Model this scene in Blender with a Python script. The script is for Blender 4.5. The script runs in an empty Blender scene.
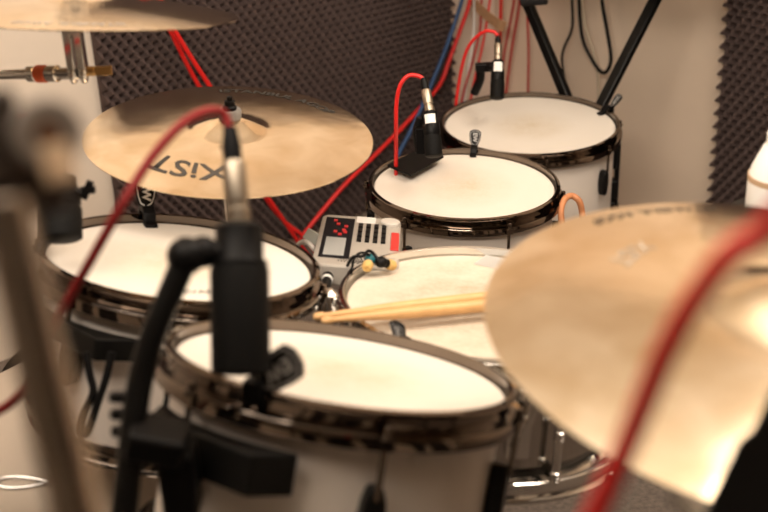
import bpy, bmesh, math, random
from math import sin, cos, pi, radians, sqrt, asin
from mathutils import Vector as V, Matrix as M
random.seed(7)
SC = bpy.context.scene
COL = SC.collection

# ------------------------------------------------------------------ camera
FPX, PITCH, ROLL, CH = 1200.0, radians(25.7), radians(2.4), 1.5
CAM = V((0, 0, CH))
FW = V((0, cos(PITCH), -sin(PITCH)))
R0 = V((1, 0, 0)); U0 = R0.cross(FW)
RT = R0 * cos(ROLL) - U0 * sin(ROLL)
UP = U0 * cos(ROLL) + R0 * sin(ROLL)
cd = bpy.data.cameras.new('camera'); co = bpy.data.objects.new('camera', cd); COL.objects.link(co)
co.matrix_world = M(((RT.x, UP.x, -FW.x, 0), (RT.y, UP.y, -FW.y, 0), (RT.z, UP.z, -FW.z, CH), (0, 0, 0, 1)))
cd.sensor_width = 36; cd.lens = 36 * FPX / 768; cd.clip_start = .02
cd.dof.use_dof = True; cd.dof.focus_distance = 2.0; cd.dof.aperture_fstop = 4.4
SC.camera = co

def ray(u, v): return FW + RT * ((u - 384) / FPX) - UP * ((v - 256) / FPX)
def at(u, v, Z): return CAM + ray(u, v) * Z                     # a measured point: sight line and depth
def onplane(u, v, p, n):
    r = ray(u, v); return CAM + r * ((p - CAM).dot(n) / r.dot(n))
def px(p):
    d = p - CAM; z = d.dot(FW); return (384 + FPX * d.dot(RT) / z, 256 - FPX * d.dot(UP) / z)

# ------------------------------------------------------------------ materials
MATS = {}
def mat(name, col, rough=.5, metal=0., noise=0., nscale=20., bump=0., bscale=80., coat=0., emit=None, spec=.5, sheen=0):
    if name in MATS: return MATS[name]
    m = bpy.data.materials.new(name); m.use_nodes = True
    nt = m.node_tree; b = nt.nodes['Principled BSDF']
    b.inputs['Base Color'].default_value = (*col, 1); b.inputs['Roughness'].default_value = rough
    b.inputs['Metallic'].default_value = metal; b.inputs['Coat Weight'].default_value = coat
    b.inputs['Specular IOR Level'].default_value = spec
    if emit: b.inputs['Emission Color'].default_value = (*emit[0], 1); b.inputs['Emission Strength'].default_value = emit[1]
    tc = nt.nodes.new('ShaderNodeTexCoord')
    n = nt.nodes.new('ShaderNodeTexNoise'); n.inputs['Scale'].default_value = nscale; n.inputs['Detail'].default_value = 5
    nt.links.new(tc.outputs['Object'], n.inputs['Vector'])
    r = nt.nodes.new('ShaderNodeValToRGB'); k = max(noise, .02)
    r.color_ramp.elements[0].position = .3; r.color_ramp.elements[1].position = .7
    r.color_ramp.elements[0].color = (*[c * (1 - k) for c in col], 1); r.color_ramp.elements[1].color = (*[min(1, c * (1 + k * .6)) for c in col], 1)
    nt.links.new(n.outputs['Fac'], r.inputs['Fac']); nt.links.new(r.outputs['Color'], b.inputs['Base Color'])
    if bump:
        n2 = nt.nodes.new('ShaderNodeTexNoise'); n2.inputs['Scale'].default_value = bscale
        nt.links.new(tc.outputs['Object'], n2.inputs['Vector'])
        bp = nt.nodes.new('ShaderNodeBump'); bp.inputs['Strength'].default_value = bump; bp.inputs['Distance'].default_value = .002
        nt.links.new(n2.outputs['Fac'], bp.inputs['Height']); nt.links.new(bp.outputs['Normal'], b.inputs['Normal'])
    MATS[name] = m; return m

def head_mat(name, base, dirt, rad, amount):
    """coated drum head: stick marks gathered round the middle"""
    m = bpy.data.materials.new(name); m.use_nodes = True; nt = m.node_tree; L = nt.links
    b = nt.nodes['Principled BSDF']; b.inputs['Roughness'].default_value = .62; b.inputs['Specular IOR Level'].default_value = .3
    tc = nt.nodes.new('ShaderNodeTexCoord')
    sx = nt.nodes.new('ShaderNodeSeparateXYZ'); L.new(tc.outputs['Object'], sx.inputs[0])
    cb = nt.nodes.new('ShaderNodeCombineXYZ'); L.new(sx.outputs['X'], cb.inputs['X']); L.new(sx.outputs['Y'], cb.inputs['Y'])
    ln = nt.nodes.new('ShaderNodeVectorMath'); ln.operation = 'LENGTH'; L.new(cb.outputs[0], ln.inputs[0])
    n = nt.nodes.new('ShaderNodeTexNoise'); n.inputs['Scale'].default_value = 28; n.inputs['Detail'].default_value = 6
    L.new(tc.outputs['Object'], n.inputs['Vector'])
    n3 = nt.nodes.new('ShaderNodeTexNoise'); n3.inputs['Scale'].default_value = 160; n3.inputs['Detail'].default_value = 4
    L.new(tc.outputs['Object'], n3.inputs['Vector'])
    mr = nt.nodes.new('ShaderNodeMapRange'); mr.inputs[1].default_value = rad * .75; mr.inputs[2].default_value = 0
    L.new(ln.outputs['Value'], mr.inputs[0])
    mu = nt.nodes.new('ShaderNodeMath'); mu.operation = 'MULTIPLY'; L.new(mr.outputs[0], mu.inputs[0]); L.new(n.outputs['Fac'], mu.inputs[1])
    ad = nt.nodes.new('ShaderNodeMath'); ad.operation = 'MULTIPLY_ADD'; L.new(n3.outputs['Fac'], ad.inputs[0]); ad.inputs[1].default_value = 1.2; ad.inputs[2].default_value = .3
    m2 = nt.nodes.new('ShaderNodeMath'); m2.operation = 'MULTIPLY'; L.new(mu.outputs[0], m2.inputs[0]); L.new(ad.outputs[0], m2.inputs[1])
    m3 = nt.nodes.new('ShaderNodeMath'); m3.operation = 'MULTIPLY'; m3.use_clamp = True; L.new(m2.outputs[0], m3.inputs[0]); m3.inputs[1].default_value = amount
    mx = nt.nodes.new('ShaderNodeMix'); mx.data_type = 'RGBA'; L.new(m3.outputs[0], mx.inputs[0])
    mx.inputs[6].default_value = (*base, 1); mx.inputs[7].default_value = (*dirt, 1)
    L.new(mx.outputs[2], b.inputs['Base Color'])
    bp = nt.nodes.new('ShaderNodeBump'); bp.inputs['Strength'].default_value = .15; bp.inputs['Distance'].default_value = .001
    n2 = nt.nodes.new('ShaderNodeTexNoise'); n2.inputs['Scale'].default_value = 600; L.new(tc.outputs['Object'], n2.inputs['Vector'])
    L.new(n2.outputs['Fac'], bp.inputs['Height']); L.new(bp.outputs['Normal'], b.inputs['Normal'])
    return m

def cymbal_mat():
    m = bpy.data.materials.new('cymbal_bronze'); m.use_nodes = True; nt = m.node_tree; L = nt.links
    b = nt.nodes['Principled BSDF']; b.inputs['Metallic'].default_value = 1
    tc = nt.nodes.new('ShaderNodeTexCoord')
    n = nt.nodes.new('ShaderNodeTexNoise'); n.inputs['Scale'].default_value = 14; n.inputs['Detail'].default_value = 6; n.inputs['Distortion'].default_value = .6
    L.new(tc.outputs['Object'], n.inputs['Vector'])
    r = nt.nodes.new('ShaderNodeValToRGB'); r.color_ramp.elements[0].position = .3; r.color_ramp.elements[1].position = .72
    r.color_ramp.elements[0].color = (.74, .57, .37, 1); r.color_ramp.elements[1].color = (.98, .86, .68, 1)
    L.new(n.outputs['Fac'], r.inputs['Fac']); L.new(r.outputs['Color'], b.inputs['Base Color'])
    b.inputs['Roughness'].default_value = .12
    w = nt.nodes.new('ShaderNodeTexWave'); w.wave_type = 'RINGS'; w.rings_direction = 'Z'; w.inputs['Scale'].default_value = 110; w.inputs['Distortion'].default_value = .3
    L.new(tc.outputs['Object'], w.inputs['Vector'])
    n2 = nt.nodes.new('ShaderNodeTexNoise'); n2.inputs['Scale'].default_value = 22; L.new(tc.outputs['Object'], n2.inputs['Vector'])
    ad = nt.nodes.new('ShaderNodeMath'); ad.operation = 'MULTIPLY_ADD'; ad.inputs[1].default_value = 9; L.new(n2.outputs['Fac'], ad.inputs[0]); L.new(w.outputs['Fac'], ad.inputs[2])
    bp = nt.nodes.new('ShaderNodeBump'); bp.inputs['Strength'].default_value = .10; bp.inputs['Distance'].default_value = .0006
    L.new(ad.outputs[0], bp.inputs['Height']); L.new(bp.outputs['Normal'], b.inputs['Normal'])
    return m

WALLR = mat('wall_plaster_warm_lit', (.75, .61, .475), .75, noise=.06, nscale=3, bump=.12, bscale=60)  # same plaster as the left wall; its warmer light is put into the colour
WALL = mat('wall_plaster', (.76, .655, .545), .75, noise=.06, nscale=3, bump=.12, bscale=60)
CEIL = mat('ceiling_paint', (.86, .82, .76), .8, noise=.03, nscale=4)
FLOOR = mat('carpet_floor', (.16, .13, .11), .95, noise=.3, nscale=90, bump=.5, bscale=300)
DARKW = mat('dark_wall_panels', (.05, .042, .04), .9, noise=.2, nscale=12, bump=.3, bscale=60)
FOAM = mat('foam_charcoal', (.085, .059, .053), .95, noise=.15, nscale=40, bump=.2, bscale=250, spec=.15)
SHELL = mat('white_lacquer', (.70, .63, .56), .3, noise=.03, nscale=4, coat=.3)
BNICK = mat('black_nickel', (.20, .163, .135), .07, 1, noise=.1, nscale=8)
DCHROME2 = mat('worn_chrome', (.38, .32, .265), .25, 1, noise=.25, nscale=20)
RINGG = mat('grey_brown_ring', (.30, .265, .235), .45, .2, noise=.2, nscale=30)
CHROME = mat('chrome', (.78, .76, .73), .10, 1, noise=.04, nscale=6)
CHROME2 = mat('shell_chrome', (.52, .49, .46), .14, 1, noise=.04, nscale=6)
DCHROME = mat('smoked_chrome', (.30, .27, .25), .16, 1, noise=.05, nscale=6)
BLACKM = mat('black_metal', (.006, .0055, .005), .35, noise=.2, nscale=30, spec=.2)
BLACKP = mat('black_plastic', (.004, .0035, .0035), .45, noise=.2, nscale=40, bump=.05, bscale=300, spec=.15)
RUBBER = mat('black_rubber', (.014, .013, .013), .8, noise=.2, nscale=30, spec=.2)
GRILLE = mat('black_mesh', (.005, .0045, .004), .6, noise=.5, nscale=900, bump=.3, bscale=900, spec=.12)
REDF = mat('crimson_rubber', (.20, .008, .008), .5, noise=.08, nscale=20, spec=.3)
RED = mat('red_rubber', (.68, .014, .012), .42, noise=.08, nscale=20)
REDD = mat('red_rubber_dark', (.42, .02, .02), .5, noise=.08, nscale=20)
BLUE = mat('blue_rubber', (.02, .07, .19), .5, noise=.08, nscale=20)
SILVER = mat('silver_nickel', (.38, .32, .25), .38, 1, noise=.05, nscale=30)
WHITEP = mat('white_plastic', (.82, .80, .76), .5, noise=.03, nscale=10)
GREYP = mat('grey_plastic', (.32, .31, .31), .5, noise=.06, nscale=30)
TAN = mat('tan_leather', (.55, .22, .09), .6, noise=.2, nscale=60)
TANW = mat('tan_strip', (.45, .25, .13), .6, noise=.2, nscale=60)
FELT = mat('grey_felt', (.24, .22, .20), .95, noise=.15, nscale=120, bump=.4, bscale=400)
BRASS = mat('brass', (.62, .40, .16), .3, 1, noise=.08, nscale=20)
HICK = mat('hickory', (.66, .385, .16), .42, noise=.16, nscale=35)
INK = mat('logo_ink', (.05, .045, .04), .8, noise=.1, nscale=60, spec=.05)
INKG = mat('logo_ink_grey', (.30, .28, .26), .6, noise=.1, nscale=60)
INKW = mat('logo_white', (.85, .84, .82), .5, noise=.02, nscale=60)
INKG2 = mat('logo_ink_soft', (.10, .09, .08), .8, noise=.1, nscale=60, spec=.05)
INKF = mat('logo_faded', (.42, .36, .29), .6, noise=.1, nscale=60)
INKM = mat('logo_mid_grey', (.42, .41, .40), .6, noise=.1, nscale=60)
CYMB = cymbal_mat()
HEADW = head_mat('coated_head', (.76, .70, .62), (.56, .44, .28), .15, 1.1)
HEADS = head_mat('worn_snare_head', (.70, .63, .53), (.40, .31, .20), .34, 1.5)

# ------------------------------------------------------------------ mesh helpers
WM = {}                                                    # world matrices of the roots
def link(o, parent=None):
    COL.objects.link(o)
    if parent is not None: o.parent = parent
def tag(o, label, cat, group=None, kind=None):
    if label: o['label'] = label
    if cat: o['category'] = cat
    if group: o['group'] = group
    if kind: o['kind'] = kind
    return o
def thing(name, label, cat, loc=(0, 0, 0), mw=None, group=None):
    o = bpy.data.objects.new(name, None); o.empty_display_size = .05
    o.matrix_world = mw if mw is not None else M.Translation(V(loc)); WM[o] = o.matrix_world.copy()
    link(o); return tag(o, label, cat, group)
def obj(name, bm, m, parent=None, smooth=True, world=False, bevel=0, label=None):
    """bm is in the root's local space, or in world space when world=True (then moved to the root's space)"""
    if world and parent is not None:
        bmesh.ops.transform(bm, matrix=WM[parent].inverted(), verts=bm.verts)
    bmesh.ops.recalc_face_normals(bm, faces=bm.faces)
    me = bpy.data.meshes.new(name); bm.to_mesh(me); bm.free()
    o = bpy.data.objects.new(name, me); link(o, parent)
    for mm in (m if isinstance(m, (list, tuple)) else [m]): me.materials.append(mm)
    if parent is not None: WM[o] = WM[parent].copy()
    else: WM[o] = M.Identity(4)
    if smooth:
        for f in me.polygons: f.use_smooth = True
        try: me.set_sharp_from_angle(angle=radians(38))
        except Exception: pass
    if bevel:
        md = o.modifiers.new('bevel', 'BEVEL'); md.width = bevel; md.segments = 2; md.limit_method = 'ANGLE'
    if label: o['label'] = label
    return o
def solo(name, bm, m, label, cat, group=None, **k):
    """a thing that is one mesh given in world space: origin goes to its lowest middle"""
    bb = [v.co for v in bm.verts]
    c = V((sum(p.x for p in bb) / len(bb), sum(p.y for p in bb) / len(bb), min(p.z for p in bb)))
    bmesh.ops.translate(bm, vec=-c, verts=bm.verts)
    o = obj(name, bm, m, None, **k); o.location = c; WM[o] = M.Translation(c)
    return tag(o, label, cat, group)
def frame(c, n, ref=V((0, 1, 0))):
    n = n.normalized(); y = (ref - n * ref.dot(n)).normalized(); x = y.cross(n)
    return M(((x.x, y.x, n.x, c.x), (x.y, y.y, n.y, c.y), (x.z, y.z, n.z, c.z), (0, 0, 0, 1)))
def axis_frame(p0, p1):
    d = (p1 - p0).normalized(); ref = V((0, 1, 0)) if abs(d.y) < .9 else V((1, 0, 0))
    return frame(p0, d, ref)
def box(bm, cx, cy, cz, sx, sy, sz, mtx=None, rot=None):
    r = bmesh.ops.create_cube(bm, size=1)
    t = M.Translation((cx, cy, cz)) @ (rot or M.Identity(4)) @ M.Diagonal((sx, sy, sz, 1))
    if mtx is not None: t = mtx @ t
    bmesh.ops.transform(bm, matrix=t, verts=r['verts']); return r['verts']
def lathe(bm, prof, seg=48, mtx=None, cap=True, a0=0, a1=None):
    """prof: list of (r, z); closed when first == last"""
    full = a1 is None; n = seg if full else seg + 1; a1 = 2 * pi if full else a1
    rings = []; vs = []
    for r, z in prof:
        if r < 1e-6: v = bm.verts.new((0, 0, z)); rings.append([v]); vs.append(v)
        else:
            ring = [bm.verts.new((r * sin(a0 + (a1 - a0) * i / seg), -r * cos(a0 + (a1 - a0) * i / seg), z)) for i in range(n)]
            rings.append(ring); vs += ring
    for A, B in zip(rings, rings[1:]):
        for i in range(seg):
            j = (i + 1) % n
            if len(A) == 1 and len(B) == 1: continue
            if len(A) == 1: bm.faces.new((A[0], B[i], B[j]))
            elif len(B) == 1: bm.faces.new((A[i], A[j], B[0]))
            else: bm.faces.new((A[i], A[j], B[j], B[i]))
    if not full:
        for k in (0, seg):
            vsx = [r[k] if len(r) > 1 else r[0] for r in rings]
            if len(set(vsx)) > 2:
                try: bm.faces.new(vsx)
                except Exception: pass
    elif cap:
        for r in (rings[0], rings[-1]):
            if len(r) > 2: bm.faces.new(r)
    if mtx is not None: bmesh.ops.transform(bm, matrix=mtx, verts=vs)
    return vs
def rod(bm, p0, p1, r, seg=14, r1=None):
    p0, p1 = V(p0), V(p1); L = (p1 - p0).length; r1 = r if r1 is None else r1; e = min(r, r1) * .12
    lathe(bm, [(0, 0), (r - e, 0), (r, e), (r1, L - e), (r1 - e, L), (0, L)], seg, axis_frame(p0, p1))
def catmull(pts, sub=8):
    pts = [V(p) for p in pts]; P = [pts[0] * 2 - pts[1]] + pts + [pts[-1] * 2 - pts[-2]]; out = []
    for i in range(1, len(P) - 2):
        for k in range(sub):
            t = k / sub; a, b, c, d = P[i - 1], P[i], P[i + 1], P[i + 2]
            out.append(.5 * ((2 * b) + (c - a) * t + (2 * a - 5 * b + 4 * c - d) * t * t + (3 * b - a - 3 * c + d) * t ** 3))
    return out + [pts[-1]]
def tube(bm, pts, r, seg=10, sub=8, smooth=True):
    p = catmull(pts, sub) if smooth else [V(q) for q in pts]
    n = None; rings = []
    for i, c in enumerate(p):
        t = (p[min(i + 1, len(p) - 1)] - p[max(i - 1, 0)]).normalized()
        if n is None: n = t.orthogonal().normalized()
        n = (n - t * n.dot(t)).normalized(); b = t.cross(n)
        rr = r(i / (len(p) - 1)) if callable(r) else r
        rings.append([bm.verts.new(c + (n * cos(2 * pi * k / seg) + b * sin(2 * pi * k / seg)) * rr) for k in range(seg)])
    for A, B in zip(rings, rings[1:]):
        for k in range(seg): bm.faces.new((A[k], A[(k + 1) % seg], B[(k + 1) % seg], B[k]))
    bm.faces.new(rings[0]); bm.faces.new(rings[-1])
def sphere(bm, c, r, s=(1, 1, 1), mtx=None, u=16):
    q = bmesh.ops.create_uvsphere(bm, u_segments=u, v_segments=u // 2 + 2, radius=r)
    t = M.Translation(V(c)) @ M.Diagonal((*s, 1))
    if mtx is not None: t = mtx @ t
    bmesh.ops.transform(bm, matrix=t, verts=q['verts'])
def prism(bm, poly, z0, z1, mtx=None):
    a = [bm.verts.new((x, y, z0)) for x, y in poly]; b = [bm.verts.new((x, y, z1)) for x, y in poly]; n = len(poly)
    bm.faces.new(a[::-1]); bm.faces.new(b)
    for i in range(n): bm.faces.new((a[i], a[(i + 1) % n], b[(i + 1) % n], b[i]))
    if mtx is not None: bmesh.ops.transform(bm, matrix=mtx, verts=a + b)
def ribbon(bm, pts, w, t, side, sub=8):
    """flat band along a path; side is the width direction"""
    p = catmull(pts, sub); rings = []; side = V(side).normalized()
    for i, c in enumerate(p):
        d = (p[min(i + 1, len(p) - 1)] - p[max(i - 1, 0)]).normalized(); s = (side - d * side.dot(d)).normalized(); n = d.cross(s)
        rings.append([bm.verts.new(c + s * a * w / 2 + n * b * t / 2) for a, b in ((-1, -1), (1, -1), (1, 1), (-1, 1))])
    for A, B in zip(rings, rings[1:]):
        for k in range(4): bm.faces.new((A[k], A[(k + 1) % 4], B[(k + 1) % 4], B[k]))
    bm.faces.new(rings[0]); bm.faces.new(rings[-1])
def text_bm(s, size, shear=0., bold=0., depth=.0, sx=1.):
    cu = bpy.data.curves.new('t', 'FONT'); cu.body = s; cu.size = size; cu.align_x = 'CENTER'; cu.align_y = 'CENTER'
    cu.shear = shear; cu.offset = bold; cu.extrude = depth; cu.resolution_u = 3
    o = bpy.data.objects.new('t', cu); COL.objects.link(o)
    dg = bpy.context.evaluated_depsgraph_get(); me = bpy.data.meshes.new_from_object(o.evaluated_get(dg))
    bm = bmesh.new(); bm.from_mesh(me)
    bpy.data.objects.remove(o); bpy.data.curves.remove(cu); bpy.data.meshes.remove(me)
    bmesh.ops.scale(bm, vec=(sx, 1, 1), verts=bm.verts)
    return bm
B = bmesh.new

# ------------------------------------------------------------------ room
K = V((.40, 3.75, 0)); E1 = V((-.766, -.643, 0)).normalized(); E2 = V((.643, -.766, 0)).normalized(); S = 4.7; HT = 2.55
NL, NR = E2.copy(), E1.copy()                                  # room-side normals of the left and the right wall
def slab(name, pts, d, m):
    bm = B(); a = [bm.verts.new(p) for p in pts]; b = [bm.verts.new(p + d) for p in pts]; n = len(pts)
    bm.faces.new(a); bm.faces.new(b[::-1])
    for i in range(n): bm.faces.new((a[i], b[i], b[(i + 1) % n], a[(i + 1) % n]))
    o = obj(name, bm, m, smooth=False); o['kind'] = 'structure'; return o
Z = V((0, 0, 1)); t = .1
slab('floor', [K, K + E1 * S, K + E1 * S + E2 * S, K + E2 * S], -Z * t, FLOOR)
slab('ceiling', [K + Z * HT, K + E1 * S + Z * HT, K + (E1 + E2) * S + Z * HT, K + E2 * S + Z * HT], Z * t, CEIL)
def wall(name, a, b, n, m=None): slab(name, [a, b, b + Z * HT, a + Z * HT], -n * t, m or WALL)
wall('wall_left', K, K + E1 * S, E2); wall('wall_right', K, K + E2 * S, E1, WALLR)
wall('wall_back', K + E1 * S, K + (E1 + E2) * S, -E1, DARKW); wall('wall_front', K + E2 * S, K + (E1 + E2) * S, -E2, DARKW)
def WL(u, v, off=.0): return onplane(u, v, K + NL * off, NL)
def WR(u, v, off=.0): return onplane(u, v, K + NR * off, NR)

def back_panel(name, c, d, n, w, z0, z1, m):
    bm = B(); box(bm, 0, 0, 0, w, .03, z1 - z0, M(((d.x, n.x, 0, c.x), (d.y, n.y, 0, c.y), (0, 0, 1, (z0 + z1) / 2), (0, 0, 0, 1))))
    o = obj(name, bm, m, smooth=False, bevel=.004); o['kind'] = 'structure'; return o
PALE = mat('pale_panel', (.84, .76, .66), .7, noise=.03, nscale=6)  # unseen pale panels added behind the camera to give the hoops bright reflections
for i, a in enumerate((.5, 1.35, 2.6, 3.3, 4.2)): back_panel('added_reflection_panel_%d' % (i + 1), K + E1 * (S - .02) + E2 * a, E2, -E1, (.5, .22, .9, .25, .4)[i], .0, 2.1, PALE)
for i, a in enumerate((.45, 1.5, 2.3, 3.5)): back_panel('added_reflection_panel_%d' % (i + 6), K + E2 * (S - .02) + E1 * a, E1, -E2, (.45, .25, .8, .3)[i], .0, 2.1, PALE)
def foam(label, d, n, s0, s1, z0, z1, p, ph, amp):
    th = .018; nx = int((s1 - s0) / (ph / 6)); nz = int((z1 - z0) / (p / 8)); bm = B(); g = []
    for j in range(nz + 1):
        row = []
        for i in range(nx + 1):
            x, z = s0 + (s1 - s0) * i / nx, z0 + (z1 - z0) * j / nz
            h = th + amp * (.5 + .5 * cos(2 * pi * (x - s0) / ph) * cos(2 * pi * z / p)) ** 1.15
            row.append(bm.verts.new(K + d * x + n * h + Z * z))
        g.append(row)
    for j in range(nz):
        for i in range(nx): bm.faces.new((g[j][i], g[j][i + 1], g[j + 1][i + 1], g[j + 1][i]))
    rim = g[0] + [r[-1] for r in g[1:]] + g[-1][-2::-1] + [r[0] for r in g[-2:0:-1]]
    back = [bm.verts.new(v.co - n * ((v.co - K).dot(n) - .002)) for v in rim]; q = len(rim)
    for i in range(q): bm.faces.new((rim[i], rim[(i + 1) % q], back[(i + 1) % q], back[i]))
    bm.faces.new(back)
    return solo('acoustic_foam_panel', bm, FOAM, label, 'acoustic panel')
sl0 = (WL(452, 60, .03) - K).dot(E1); sl1 = (WL(101, 70, .03) - K).dot(E1)
sr0 = (WR(721, 80, .03) - K).dot(E2)
foam('wide charcoal egg-crate acoustic foam panel on the left wall behind the cymbals', E1, NL, sl0, sl1, .05, 1.56, .036, .0275, .032)
foam('charcoal egg-crate acoustic foam panel at the right edge, beyond the bare wall', E2, NR, sr0, sr0 + 1.1, .05, 1.5, .037, .029, .036)

# ------------------------------------------------------------------ drums
DR = {}
def drum(key, name, label, c, n, R, depth, lugs, phase, shell=SHELL, hoopm=BNICK, headm=HEADW, lugm=BLACKM, tube_lug=False, cat='drum', lean=V((0, 1, 0))):
    c, n = V(c), V(n).normalized(); base = c - n * depth; mw = frame(base, n, lean)
    t = thing(name, label, cat, mw=mw, group={'floor_tom': 'white floor toms', 'rack_tom': 'white rack toms'}.get(name)); DR[key] = (t, frame(c, n, lean), R, depth, n)
    rs = R - .011; zt = depth                                      # zt: top edge of the batter hoop
    bm = B(); lathe(bm, [(rs, .006), (rs, zt - .016), (rs - .006, zt - .013), (rs - .007, .009), (rs, .006)], 96, cap=False); obj('shell', bm, shell, t)
    hp = [(R - .0045, 0), (R, -.0012), (R + .0008, -.003), (R - .0035, -.0055), (R - .0045, -.0075), (R - .0045, -.0175), (R + .0055, -.0195),
          (R + .0068, -.0215), (R + .0068, -.0325), (R + .0052, -.0335), (R + .0046, -.0225), (R - .007, -.020), (R - .0072, -.001), (R - .0058, 0), (R - .0045, 0)]
    bm = B(); lathe(bm, [(r, z + zt) for r, z in hp], 120, cap=False); obj('batter_hoop', bm, hoopm, t)
    bm = B(); lathe(bm, [(r, -z) for r, z in hp], 120, cap=False); obj('bottom_hoop', bm, hoopm, t)
    zh = zt - .0115
    bm = B(); lathe(bm, [(0, zh), (R * .5, zh), (R - .022, zh), (R - .016, zh + .0007), (R - .011, zh), (R - .0073, zh - .006), (R - .0075, zh - .009), (R - .013, zh - .003), (0, zh - .002)], 96); obj('batter_head', bm, headm, t)
    bm = B(); lathe(bm, [(0, .010), (R - .012, .010), (R - .0075, .016), (R - .0078, .018), (R - .013, .012), (0, .012)], 72); obj('resonant_head', bm, WHITEP, t)
    for k in range(lugs):
        a = radians(phase) + 2 * pi * k / lugs; rm = M.Rotation(a, 4, 'Z')
        y = -(R + .001)
        L = zt - .075; bm = B()
        if tube_lug:
            for zz in (zt - .040, .040):                             # a post at each end, grooved collars round the tube
                box(bm, 0, y + .002, zz, .010, .014, .010, rm)
            prof = [(0, .030), (.0052, .030), (.0052, zt - .032), (0, zt - .032)]
            lathe(bm, prof, 16, rm @ M.Translation((0, y - .006, 0)))
            for zc in (.040, zt - .040, zt * .5):
                for d in (-.005, 0, .005): lathe(bm, [(.005, zc + d - .002), (.0068, zc + d - .001), (.0068, zc + d + .001), (.005, zc + d + .002)], 16, rm @ M.Translation((0, y - .006, 0)))
            lg = obj('lug', bm, hoopm, t)
        else:
            ll = .062; zc = max(zt - .096, zt * .5) if depth < .25 else zt - .105     # leaf-shaped casting
            poly = [(.006, ll / 2), (.010, ll * .28), (.0115, 0), (.009, -ll * .32), (.0045, -ll / 2), (-.0045, -ll / 2), (-.009, -ll * .32), (-.0115, 0), (-.010, ll * .28), (-.006, ll / 2)]
            prism(bm, poly, 0, .017, rm @ M.Translation((0, y + .012, zc)) @ M.Rotation(pi / 2, 4, 'X'))
            lg = obj('lug', bm, lugm, t, bevel=.003)
            if depth > .25:
                bm = B(); prism(bm, [(x, -yy) for x, yy in poly], 0, .017, rm @ M.Translation((0, y + .012, .105)) @ M.Rotation(pi / 2, 4, 'X')); obj('lug', bm, lugm, t, bevel=.003)
                bm = B(); rod(bm, rm @ V((0, y - .004, .075)), rm @ V((0, y - .004, -.028)), .0035); obj('tension_rod', bm, lugm, t)
        bm = B()
        rod(bm, rm @ V((0, y - .0055, zt - .075)), rm @ V((0, y - .0055, zt - .010)), .0028)
        lathe(bm, [(0, 0), (.0075, 0), (.0075, .002), (.0045, .0025), (.0042, .011), (0, .012)], 12, rm @ M.Translation((0, y - .0055, zt - .0215)))
        box(bm, 0, y - .003, zt - .026, .014, .012, .012, rm)
        obj('tension_rod', bm, hoopm, t)
    return t
def frame_pt(key, phi, r, z):
    """point in a drum's frame: phi degrees from the camera side, r radius, z above the hoop top"""
    t, F, R, d, n = DR[key]; a = radians(phi); return F @ V((r * sin(a), -r * cos(a), z))

ft_far = drum('far', 'floor_tom', 'largest white floor tom, farthest from the camera, standing beside the bare wall', (.361, 2.714, .535), (.011, -.02, .999), .2125, .36, 8, 48)
ft_mid = drum('mid', 'floor_tom', 'white floor tom in the middle, with a microphone standing on its left rim', (.162, 2.164, .613), (.04, .003, .999), .1855, .33, 6, 21)
rt_left = drum('left', 'rack_tom', 'white rack tom at the left, under the middle cymbal, tilted away', (-.245, 1.318, .881), (.182, .146, .973), .169, .215, 6, -36)
rt_front = drum('front', 'rack_tom', 'white rack tom nearest the camera, bottom centre, black nickel hoop', (-.043, .988, .917), (.195, .300, .934), .168, .215, 6, 11)
snare = drum('snare', 'snare_drum', 'chrome snare drum with worn coated head and two drumsticks across it', (.131, 1.332, .796), (.095, .095, .991), .190, .185, 10, 20,
             shell=CHROME2, hoopm=CHROME, headm=HEADS, tube_lug=True)

def legs_for(key, phis):
    t, F, R, d, n = DR[key]
    for ph in phis:
        a = frame_pt(key, ph, R + .016, -.20); b = V((a.x, a.y, .03)); o = frame_pt(key, ph, R + .05, -d - .02)
        bm = B(); rod(bm, frame_pt(key, ph, R + .016, -.06), a + V((0, 0, -.06)), .0065); tube(bm, [a + V((0, 0, -.06)), V((a.x, a.y, .30)), V((o.x, o.y, .12)), V((o.x, o.y, .012))], .0065)
        lg = obj('leg', bm, BLACKM, t, world=True)
        bm = B(); rod(bm, V((o.x, o.y, 0.001)), V((o.x, o.y, .035)), .013, r1=.009); obj('rubber_foot', bm, RUBBER, lg, world=True)
        bm = B(); Fm = F @ M.Rotation(radians(ph), 4, 'Z'); box(bm, 0, -(R + .006), -.20, .03, .026, .05, Fm); obj('leg_bracket', bm, BLACKM, t, world=True, bevel=.004)
legs_for('far', (100, 220, 340)); legs_for('mid', (50, 170, 290))

def bracket(key, p0, p1, zc, h, w):
    """suspension mount: a bent bar below the batter hoop"""
    t, F, R, d, n = DR[key]; bm = B(); q = [p0, p0 + (p1 - p0) * .18, p1 - (p1 - p0) * .18, p1]; rr = [R + .008, R + w, R + w, R + .008]
    outer = [(r * sin(radians(p)), -r * cos(radians(p))) for p, r in zip(q, rr)]
    inner = [((R + .004) * sin(radians(p1 + (p0 - p1) * k / 8)), -(R + .004) * cos(radians(p1 + (p0 - p1) * k / 8))) for k in range(9)]
    prism(bm, outer + inner, zc - h / 2, zc + h / 2, F); return obj('suspension_bracket', bm, BLACKM, t, world=True, smooth=False, bevel=.003)
bracket('left', -78, -6, -.060, .026, .030)
bracket('front', -64, -12, -.062, .036, .034)

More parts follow.
